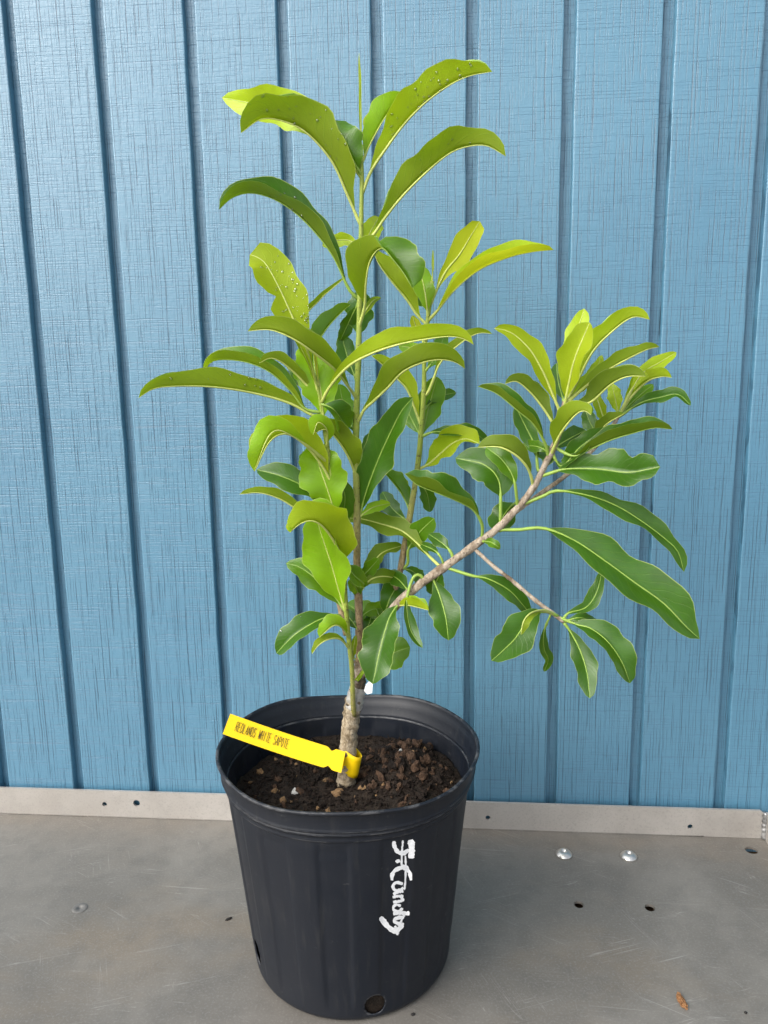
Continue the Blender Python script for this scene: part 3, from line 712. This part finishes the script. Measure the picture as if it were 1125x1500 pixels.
# middle, left-hand stem
leaf([(466,572),(447,505),(430,468),(412,428),(393,392),(381,379),(366,373)], 33, 35, 0, 'u', 'b', tz=.0, bite=(-1,.66,.06,.7), drops=60, on='2', peak=.68, blunt=.7)
leaf([(524,586),(507,562),(489,540),(464,520),(439,502),(414,489),(392,483),(363,485)], 25, H_, 6, 'u', 'm', tz=-.06, bulge=-.03, on='1')
leaf([(472,612),(455,607),(432,594),(408,585),(377,577),(339,570),(299,566),(252,566),(224,570),(203,583)], 25, H_, 8, 'u', 'm', pf=.05, tz=-.06, drops=14, on='2', peak=.5)
leaf([(470,605),(446,598),(425,572),(395,545),(362,531),(328,527),(309,531),(299,545)], 21, 130, 0, 't', 'm', tz=.0, on='2')
leaf([(468,585),(445,560),(428,543),(410,529),(395,525),(380,532)], 13, H_, 8, 'u', 'm', tz=-.02, on='2')
leaf([(468,590),(440,552),(428,535),(418,526)], 11, 10, 10, 't', 'd', tz=.03, on='2')
leaf([(474,622),(471,580),(463,540),(450,500)], 31, 5, 5, 't', 'b', tz=.012, bulge=-.004, on='2', blunt=.4)
leaf([(467,575),(463,530),(456,492)], 3.5, 50, 50, 'u', 'y', tz=-.01, bulge=0, on='2')
leaf([(467,578),(457,545),(440,508),(428,492)], 6, 60, 60, 'u', 'm', tz=-.01, bulge=-.004, on='2')
leaf([(470,592),(483,567),(510,537),(542,519),(579,506),(617,498),(657,493),(678,496),(694,505)], 23, 5, H_, 'u', 'b', pf=.07, tz=-.05, bulge=-.02, on='2')
leaf([(523,622),(533,601),(547,588),(569,567),(590,545),(617,532),(643,527),(665,530),(681,540)], 27, 5, H_, 'u', 'm', pf=.07, tz=-.03, bulge=-.015, on='1')
leaf([(463,560),(447,474),(468,440),(490,420),(508,405)], 7, 10, H_, 'u', 'm', tz=.03, on='2')
leaf([(465,565),(460,510),(470,494),(483,476),(500,458),(514,446)], 19, 5, H_, 't', 'm', pf=.2, tz=.03, on='2')
leaf([(476,590),(486,598),(497,610),(509,629)], 22, 0, 60, 't', 'd', tz=.03, on='2')
leaf([(478,560),(492,540),(502,530)], 12, 10, 20, 't', 'd', tz=.03, on='2')
leaf([(487,711),(473,684),(452,657),(431,640),(412,636),(393,650),(373,691)], 29, H_, 8, 'u', 'b', tz=-.04, on='2', peak=.5)
leaf([(522,698),(511,671),(497,648),(481,631),(470,630),(459,637)], 25, H_, 5, 'u', 'm', tz=-.03, on='1', peak=.4)
leaf([(492,755),(471,730),(450,715),(428,704),(404,695),(376,688)], 20, 40, 0, 't', 'd', tz=.01, on='2')
leaf([(494,765),(483,727),(471,692),(458,650)], 33, 5, 10, 't', 'b', tz=.004, bulge=-.004, on='2')
leaf([(498,790),(465,768),(445,755),(430,743),(408,730),(380,722),(351,724)], 12, H_, 8, 'u', 'm', pf=.2, tz=-.02, on='2')
leaf([(503,832),(497,809),(486,788),(470,769),(455,763),(439,768),(425,780)], 37, H_, 5, 'u', 'b', tz=-.05, bulge=-.012, on='2', peak=.42)
leaf([(506,900),(498,870),(485,825),(470,780),(462,752)], 35, 0, 55, 't', 'b', tz=-.008, bulge=-.004, on='2')
leaf([(506,898),(485,868),(457,843),(437,830),(419,825)], 17, 20, 10, 't', 'm', tz=.01, on='2')
leaf([(504,905),(492,901),(468,908),(443,922),(425,936),(405,957)], 21, 60, 0, 't', 'd', tz=-.02, on='2b', drops=3)
leaf([(509,935),(502,921),(493,916),(483,920),(468,934)], 16, H_, 0, 't', 'b', tz=-.03, on='2')
leaf([(510,950),(497,936),(480,937),(466,946),(457,958)], 9, H_, 5, 'u', 'm', tz=-.03, on='2')
leaf([(492,880),(482,845),(470,800)], 16, 10, 10, 't', 'm', tz=.03, on='2b')
leaf([(484,690),(505,725),(498,770)], 16, -10, 10, 't', 'd', tz=.03, on='2')
# middle stem and lower centre
leaf([(614,624),(608,600),(597,572),(583,556),(562,536),(544,521)], 18, H_, 5, 'u', 'b', tz=.0, on='3')
leaf([(617,645),(626,605),(634,575),(641,552)], 19, 20, 0, 't', 'm', tz=.01, blunt=.5, on='3')
leaf([(621,580),(627,575),(635,556),(643,535),(659,516),(683,497),(702,488),(721,489)], 11, 5, H_, 'u', 'm', pf=.2, tz=-.01, on='3')
leaf([(629,450),(651,401),(673,373),(690,345),(703,324)], 17, 12, 14, 'u', 'y', tz=-.01, blunt=.9, on='3', peak=.68)
leaf([(627,470),(640,456),(668,423),(703,395),(746,377),(781,369),(811,366)], 21, 5, 136, 't', 'y', pf=.06, tz=-.01, on='3')
leaf([(622,476),(610,460),(595,438),(571,409),(554,385),(547,366)], 25, H_, 5, 'u', 'b', tz=.01, on='3')
leaf([(633,414),(634,390),(634,366)], 2.6, 50, 50, 'u', 'b', tz=0, bulge=0, on='3')
leaf([(627,465),(622,425),(612,385)], 15, 20, 0, 't', 'b', tz=.02, on='3')
leaf([(620,505),(612,485),(604,462)], 8, 10, 10, 'u', 'y', tz=.01, on='3')
leaf([(604,750),(598,742),(587,722),(573,704),(558,688)], 18, H_, 0, 't', 'm', tz=.01, on='3')
leaf([(523,775),(531,740),(539,713),(555,671),(571,636),(587,604),(605,582)], 26, 5, 48, 't', 'd', pf=.12, tz=-.025, on='1', peak=.5)
leaf([(613,688),(628,680),(645,665),(664,649),(683,643),(703,650)], 23, 5, 60, 'u', 'b', tz=-.03, on='3')
leaf([(617,640),(635,633),(665,633),(690,634),(706,642),(713,654)], 12, 0, 60, 't', 'd', tz=.0, on='3')
leaf([(648,833),(629,815),(608,793),(587,777),(560,768),(528,760),(502,759)], 17, 50, 8, 'u', 'd', pf=.12, tz=.05, bulge=.02, on='4')
leaf([(523,760),(545,744),(572,737)], 8, 5, 20, 't', 'b', tz=.02, on='1')
leaf([(523,810),(512,795),(506,775)], 7, 10, 10, 't', 'm', tz=.02, on='1')
leaf([(589,836),(597,826),(598,806),(608,788),(621,773),(636,759)], 15, 5, 10, 't', 'm', pf=.35, tz=-.02, on='3', blunt=.5)
leaf([(665,822),(660,808),(648,796),(628,782)], 10, 30, 0, 't', 'd', pf=.3, tz=.02, on='4')
leaf([(652,832),(646,817),(636,806),(614,796)], 7, 30, 0, 't', 'd', pf=.35, tz=.03, on='4')
leaf([(525,860),(535,855),(543,832),(560,810),(590,799)], 14, 5, 60, 'u', 'd', tz=.03, on='1')
leaf([(526,862),(533,856),(521,845),(507,829)], 14, 60, 5, 't', 'm', tz=-.02, on='1')
leaf([(525,880),(522,862),(510,850)], 9, 10, 10, 't', 'm', tz=-.01, on='1')
leaf([(526,868),(545,848),(570,845),(597,856)], 11, 5, 10, 'u', 'd', tz=.03, on='1', bite=(1,.7,.08,.5))
leaf([(560,905),(570,880),(580,862),(594,852)], 17, 5, 10, 't', 'd', tz=.02, on='3')
leaf([(548,936),(545,911),(528,898),(508,884)], 20, 20, 5, 't', 'm', tz=.02, on='3')
leaf([(583,876),(571,904),(558,947),(546,1002)], 29, 45, 0, 't', 'd', pf=.04, tz=-.035, on='4')
leaf([(545,975),(561,964),(580,955),(601,948)], 22, 0, 15, 't', 'm', tz=-.01, blunt=.7, on='4', pf=.02)
leaf([(585,892),(600,887),(628,894)], 15, 0, 150, 't', 'b', tz=-.03, on='4', pf=.02)
leaf([(622,850),(614,842),(605,847),(597,872),(596,893),(600,918),(608,935),(619,949)], 10, 0, 55, 't', 'd', pf=.36, tz=-.03, on='4')
leaf([(636,848),(644,872),(653,905),(657,938)], 21, 5, 12, 't', 'd', pf=.05, tz=-.04, on='4')
leaf([(650,836),(640,850),(630,870)], 13, 10, 10, 't', 'd', tz=.02, on='4')
leaf([(526,968),(517,960),(521,930)], 5, 20, 20, 'u', 'm', tz=-.01, on='1')
leaf([(527,985),(519,1000),(536,978)], 3, 20, 20, 't', 'b', tz=-.02, on='1')
leaf([(526,935),(540,915),(545,895)], 9, 10, 10, 't', 'd', tz=.02, on='1')
# further leaves filling the middle of the plant
leaf([(481,655),(479,630),(466,619),(459,637)], 13, H_, 5, 't', 'b', tz=-.03, on='2')
leaf([(488,790),(462,764),(441,761),(425,780)], 17, H_, 5, 't', 'b', tz=-.055, on='2')
leaf([(476,680),(430,640),(398,634),(372,690)], 22, H_, 4, 't', 'b', pf=.25, tz=-.05, bulge=-.02, on='2')
leaf([(523,640),(506,603),(497,562)], 15, 10, 5, 't', 'm', tz=.03, bulge=.01, on='1')
leaf([(523,560),(509,522),(500,488)], 14, 5, 10, 't', 'd', tz=.03, bulge=.01, on='1')
leaf([(522,705),(538,668),(546,632)], 14, 5, 10, 't', 'd', tz=.035, bulge=.012, on='1')
leaf([(617,640),(602,612),(590,588)], 13, 5, 20, 't', 'm', tz=.03, on='3')
leaf([(622,530),(606,512),(584,506)], 10, 5, 20, 't', 'b', tz=.03, on='3')
leaf([(622,545),(640,520),(652,488)], 12, 10, 10, 't', 'm', tz=.03, on='3')
leaf([(620,600),(642,582),(668,575)], 10, 0, 40, 't', 'd', tz=.03, on='3')
leaf([(609,700),(625,722),(630,750)], 11, 10, 10, 't', 'd', tz=.03, on='3')
leaf([(599,765),(575,745),(560,720)], 12, 5, 10, 't', 'd', tz=.03, on='3')
leaf([(525,850),(541,834),(555,818)], 10, 5, 10, 't', 'm', tz=-.01, on='1')
leaf([(526,905),(545,893),(566,892)], 11, 5, 10, 't', 'm', tz=.03, on='1')
leaf([(526,925),(512,905),(498,893)], 10, 10, 5, 't', 'd', tz=.03, on='1')
leaf([(526,945),(543,938),(556,945)], 9, 5, 10, 't', 'm', tz=.02, on='1')
leaf([(588,832),(606,838),(622,858)], 10, 5, 30, 't', 'd', tz=.03, on='3')
leaf([(493,765),(478,790),(462,806)], 12, 10, 10, 't', 'd', tz=.03, on='2')
leaf([(479,650),(455,668),(438,672)], 12, 5, 30, 't', 'm', tz=.03, on='2')
leaf([(527,440),(512,470),(498,500)], 10, 10, 10, 't', 'd', tz=.03, on='1')
leaf([(629,455),(610,432),(604,405)], 12, 10, 5, 't', 'm', tz=.03, on='3')
leaf([(600,868),(585,850),(566,838)], 11, 10, 5, 't', 'd', tz=.04, on='4')
# long branch to the right
leaf([(706,790),(706,768),(694,748),(672,735),(640,722),(611,710),(593,694)], 29, 118, 5, 't', 'd', pf=.2, tz=-.02, on='4', blunt=.5)
leaf([(733,768),(733,716),(727,697),(717,686),(703,678),(688,675),(667,671)], 27, 30, 0, 't', 'd', pf=.3, tz=.02, on='4', peak=.38)
leaf([(781,712),(777,695),(769,680),(753,665),(731,655),(700,655)], 21, H_, 5, 'u', 'd', pf=.14, tz=-.01, on='4')
leaf([(758,742),(757,730),(752,700),(736,674),(712,655)], 15, 30, 0, 't', 'm', pf=.3, tz=.01, on='4')
leaf([(768,735),(748,742),(724,776)], 19, -20, -20, 't', 'd', pf=.2, tz=.035, bulge=.03, on='4')
leaf([(705,793),(718,794),(733,803)], 7, 0, 30, 't', 'm', tz=-.02, on='4')
leaf([(727,776),(760,776),(797,774),(842,792),(891,825),(932,855),(972,884),(1005,918),(1025,936)], 35, 0, 52, 't', 'd', pf=.2, tz=-.05, on='4', peak=.52, wavy=.17)
leaf([(763,745),(793,728),(817,719),(866,727),(907,743),(945,767),(975,790),(993,808),(1002,838)], 16, 0, 50, 't', 'd', pf=.2, tz=-.03, on='4', wavy=.2)
leaf([(654,835),(690,843),(715,848),(745,864),(765,885),(779,903)], 13, 0, 30, 't', 'd', pf=.28, tz=.0, on='4')
leaf([(824,909),(833,898),(858,890),(874,868),(882,836)], 11, 0, 40, 't', 'd', pf=.06, tz=.02, on='4c')
leaf([(820,905),(845,915),(866,921),(891,941),(911,970),(923,1001)], 24, 0, 62, 't', 'd', pf=.08, tz=-.03, on='4c')
leaf([(826,912),(836,926),(850,953),(860,986),(864,1023)], 16, 15, 20, 't', 'd', pf=.05, tz=-.03, on='4c')
leaf([(818,903),(802,896),(785,898),(770,913),(755,935),(738,952),(720,968)], 24, 20, 8, 't', 'd', pf=.2, tz=-.04, on='4c', peak=.48)
leaf([(812,900),(795,894),(778,898),(767,910),(763,930)], 9, 0, H_, 'u', 'm', pf=.2, tz=-.05, bulge=-.02, on='4c')
leaf([(808,897),(797,925),(797,950),(803,966),(797,984)], 8, 20, 40, 't', 'd', pf=.2, tz=.02, on='4c')
leaf([(826,911),(850,905),(878,915)], 8, 0, 30, 't', 'd', tz=.02, on='4c')
# crown of the branch
leaf([(822,612),(808,574),(797,548),(779,516),(757,493),(740,484),(724,481)], 16, 40, 5, 'u', 'b', pf=.1, tz=-.01, on='4')
leaf([(806,672),(799,651),(782,622),(760,603),(728,577),(700,566)], 18, 128, 5, 't', 'd', pf=.15, tz=-.01, on='4')
leaf([(818,635),(805,612),(792,593),(776,574),(757,559),(740,562)], 17, H_, 5, 'u', 'd', pf=.1, tz=.0, on='4')
leaf([(794,690),(788,688),(784,655),(770,625),(755,595)], 14, 10, 20, 't', 'd', pf=.2, tz=.02, on='4')
leaf([(828,600),(833,564),(843,523),(864,472)], 24, 0, 55, 'u', 'b', pf=.1, tz=-.02, on='4', blunt=.4)
leaf([(827,596),(836,555),(842,500),(856,452)], 16, 5, 10, 't', 'y', tz=.01, on='4', blunt=.5)
leaf([(828,592),(849,552),(868,516),(894,488),(926,465),(952,468)], 21, 5, H_, 'u', 'b', pf=.1, tz=-.01, on='4')
leaf([(828,592),(862,563),(894,540),(923,524),(948,512),(966,508)], 16, 5, H_, 'u', 'm', tz=.01, on='4')
leaf([(824,614),(845,597),(867,588),(894,564),(918,552),(946,551)], 22, 5, H_, 'u', 'd', tz=-.03, on='4')
leaf([(806,668),(822,634),(843,608),(856,602),(866,608)], 22, 5, H_, 'u', 'm', pf=.15, tz=-.04, on='4', peak=.5)
leaf([(812,655),(840,668),(865,658),(894,645),(926,635),(958,627),(985,629)], 20, 5, 136, 't', 'd', pf=.1, tz=-.03, on='4')
leaf([(808,662),(823,683),(849,656),(875,637),(890,627)], 15, 5, 60, 't', 'd', tz=-.02, on='4')
leaf([(790,700),(810,692),(830,687),(875,687),(920,692),(967,684)], 29, 8, 48, 't', 'd', pf=.14, tz=-.04, on='4', blunt=.9, peak=.55, bite=(1,.86,.05,.6), wavy=.16)
leaf([(908,606),(925,572),(942,546),(968,530),(991,516)], 11, 10, 10, 't', 'y', pf=.25, tz=.01, on='4b')
leaf([(908,606),(926,580),(948,559),(968,552),(984,553)], 17, 5, H_, 'u', 'b', tz=-.01, on='4b')
leaf([(906,610),(902,588),(896,562)], 10, 5, 5, 't', 'y', tz=.01, on='4b')
leaf([(907,610),(939,590),(968,582),(993,578),(1012,594)], 11, 5, 60, 't', 'd', tz=-.01, on='4b')
leaf([(907,608),(933,583),(957,563)], 10, 5, 10, 't', 'm', tz=.02, on='4b')
leaf([(890,632),(880,600),(871,573)], 8, 5, 10, 'u', 'b', tz=.01, on='4b')
leaf([(880,645),(866,622),(857,600)], 11, 5, 10, 't', 'd', tz=.02, on='4b')
leaf([(868,655),(885,625),(914,606)], 13, 5, H_, 'u', 'd', tz=-.03, on='4b')
leaf([(798,690),(802,672),(794,652)], 11, 5, 10, 't', 'd', tz=.02, on='4')
leaf([(812,660),(830,645),(858,630)], 15, 5, 20, 't', 'd', tz=.03, on='4')
leaf([(828,590),(868,548),(882,520)], 9, 5, 10, 't', 'y', tz=.02, on='4')
leaf([(827,592),(818,560),(815,532)], 11, 5, 10, 't', 'd', tz=.03, on='4')
leaf([(806,665),(790,655),(765,652)], 9, 5, 10, 't', 'm', tz=.03, on='4')

# ------------------------------------------------------------------ yellow tag
def zt(x, y): return (300+x/2.679, 980+y/2.679)
tg = empty('plant_tag', U(508, 1112, -.02)); tag(tg, 'yellow plastic plant tag with black lettering looped round the trunk', 'plant tag')
TLm, TLb = zt(100, 175), zt(70, 255); TRm, TRb = zt(552, 325), zt(535, 408)
def tagpt(u, v, lift_=0.0):              # u along (0 left .. 1 at trunk), v 0 bottom .. 1 top
    bx, by = TLb[0]+(TRb[0]-TLb[0])*u, TLb[1]+(TRb[1]-TLb[1])*u
    tx, ty = TLm[0]+(TRm[0]-TLm[0])*u, TLm[1]+(TRm[1]-TLm[1])*u
    sag = 1.6*math.sin(math.pi*u)
    x, y = bx+(tx-bx)*v, by+(ty-by)*v+sag
    return U(x, y, -0.034+0.016*u+0.013*(v-0.5) + 0.004*math.sin(2.4*u) - lift_)
NU = 60
def wv_(u):
    k = 0.15*math.exp(-((u-0.885)/0.022)**2); return (k, 1-k)
V, F = [], []
for side in (0, 1):
    for i in range(NU+1):
        u = i/NU; lo, hi = wv_(u)
        for j in range(4): V.append(tagpt(u, lo+(hi-lo)*j/3, -0.0006*side))
n1 = (NU+1)*4
for i in range(NU):
    for j in range(3):
        a = i*4+j; F.append((a, a+4, a+5, a+1)); F.append((n1+a, n1+a+1, n1+a+5, n1+a+4))
    F.append((i*4, n1+i*4, n1+i*4+4, i*4+4)); F.append((i*4+3, i*4+7, n1+i*4+7, n1+i*4+3))
F.append((0, 1, 2, 3, n1+3, n1+2, n1+1, n1)); e0 = NU*4; F.append((e0+3, e0+2, e0+1, e0, n1+e0, n1+e0+1, n1+e0+2, n1+e0+3))
strip = mesh_obj('strip', V, F, MT['yellow'], tg, smooth=False)
# loop round the trunk
cA, cB = U(507, 1128, 0), U(513, 1098, 0)
ax = (cB-cA).normalized(); e1 = ax.cross(Vector((0, -1, 0))).normalized(); e2 = e1.cross(ax).normalized()
V, F = [], []; NL = 40
for i in range(NL+1):
    a = 2*math.pi*i/NL
    for j in range(6):
        v = j/5; r = 0.0093+0.0020*max(0, math.cos(a-0.15))**2+0.0006*math.sin(3*a)
        tilt = -0.0035*math.cos(a)
        for k in (0, 1): V.append(cA + ax*((cB-cA).length*v+tilt) + (e1*math.cos(a)+e2*math.sin(a))*(r-0.0007*k) + e1*0.001)
for i in range(NL):
    for j in range(5):
        a = (i*6+j)*2; b = ((i+1)*6+j)*2
        F.append((a, b, b+2, a+2)); F.append((a+1, a+3, b+3, b+1))
    for j, s in ((0, 1), (5, -1)):
        a = (i*6+j)*2; b = ((i+1)*6+j)*2; F.append((a, a+1, b+1, b) if s == 1 else (a, b, b+1, a+1))
mesh_obj('loop', V, F, MT['yellow'], tg)
GL = {'R': [[(0,0),(0,1),(.6,1),(.75,.8),(.6,.55),(0,.52)],[(.3,.52),(.8,0)]], 'E': [[(.75,1),(0,1),(0,0),(.75,0)],[(0,.52),(.6,.52)]], 'D': [[(0,0),(0,1),(.45,1),(.75,.75),(.75,.25),(.45,0),(0,0)]],
      'L': [[(0,1),(0,0),(.7,0)]], 'A': [[(0,0),(.38,1),(.76,0)],[(.14,.35),(.62,.35)]], 'N': [[(0,0),(0,1),(.72,0),(.72,1)]], 'S': [[(.72,.85),(.5,1),(.15,1),(0,.8),(.15,.56),(.6,.46),(.74,.24),(.58,0),(.18,0),(0,.15)]],
      'W': [[(0,1),(.2,0),(.42,.8),(.64,0),(.84,1)]], 'H': [[(0,0),(0,1)],[(.7,0),(.7,1)],[(0,.52),(.7,.52)]], 'I': [[(.38,0),(.38,1)]], 'T': [[(0,1),(.8,1)],[(.4,1),(.4,0)]], 'P': [[(0,0),(0,1),(.6,1),(.75,.78),(.6,.5),(0,.48)]],
      'O': [[(.36,1),(.08,.8),(0,.5),(.08,.2),(.36,0),(.64,.2),(.72,.5),(.64,.8),(.36,1)]]}
txt = 'REDLANDS WHITE SAPOTE'; mb = MB(); n_ch = len(txt)
u0, u1 = 0.08, 0.535; vb, vt = 0.33, 0.76
for ci, ch in enumerate(txt):
    if ch == ' ': continue
    for poly in GL[ch]:
        pp = [(u0+(u1-u0)*(ci+x*0.92)/n_ch, vb+(vt-vb)*y) for x, y in poly]
        P3 = []
        for i in range(len(pp)-1):
            for s in range(4):
                t = s/4; P3.append(tagpt(pp[i][0]+(pp[i+1][0]-pp[i][0])*t, pp[i][1]+(pp[i+1][1]-pp[i][1])*t, 0.0005))
        P3.append(tagpt(*pp[-1], 0.0005))
        Vs = []
        for i, p in enumerate(P3):
            T = (P3[min(len(P3)-1, i+1)]-P3[max(0, i-1)]).normalized(); nn = T.cross((CAM-p).normalized()).normalized()
            Vs += [p-nn*0.00022, p+nn*0.00022]
        mb.add(Vs, [(i*2, i*2+1, i*2+3, i*2+2) for i in range(len(P3)-1)])
mesh_obj('lettering', mb.V, mb.F, MT['ink'], strip, smooth=False)

# ------------------------------------------------------------------ bits lying on the tray
def crumb(name, px, py, size, mat, label, cat, rot=0.0, group=None):
    c = on_z(px, py); bm = bmesh.new(); bmesh.ops.create_icosphere(bm, subdivisions=3, radius=1.0)
    sd = rnd.uniform(0, 50)
    V = []
    for v in bm.verts:
        k = 1+0.35*noise.noise(v.co*1.9+Vector((sd, 0, 0)))+0.22*noise.noise(v.co*5+Vector((0, sd, 0)))
        x, y, z = v.co.x*size[0]*k, v.co.y*size[1]*k, v.co.z*size[2]*k
        V.append((c.x+x*math.cos(rot)-y*math.sin(rot), c.y+x*math.sin(rot)+y*math.cos(rot), max(0.0002, z+size[2]*0.8)))
    bm.verts.index_update(); F = [tuple(v.index for v in f.verts) for f in bm.faces]; bm.free()
    o = mesh_obj(name, V, F, MT[mat]); tag(o, label, cat, group); return o
wc = crumb('wood_chip', 998, 1468, (0.0028, 0.0078, 0.0022), 'chip', 'small reddish brown wood chip lying on the metal tray', 'wood chip', 0.25)
for p_ in wc.data.polygons: p_.use_smooth = False
for v_ in wc.data.vertices:
    q_ = v_.co*900; v_.co.x += 0.0016*noise.noise(q_*0.6); v_.co.y += 0.0022*noise.noise(q_*0.5+Vector((9, 0, 0))); v_.co.z = max(0.0002, v_.co.z+0.0010*noise.noise(q_+Vector((0, 5, 0))))
crumb('seed_husk', 335, 1347, (0.0036, 0.0013, 0.0011), 'dark', 'black elongated seed husk on the tray beside the pot', 'debris', 0.7)
crumb('soil_speck', 1092, 1484, (0.0014, 0.0012, 0.0008), 'dark', 'tiny dark soil speck on the tray near the wood chip', 'debris')
crumb('soil_speck', 605, 1487, (0.0022, 0.0012, 0.0010), 'dark', 'dark crumb of soil on the tray against the pot base', 'debris', 0.5)

for o in bpy.data.objects:
    if '_o' in o: del o['_o']
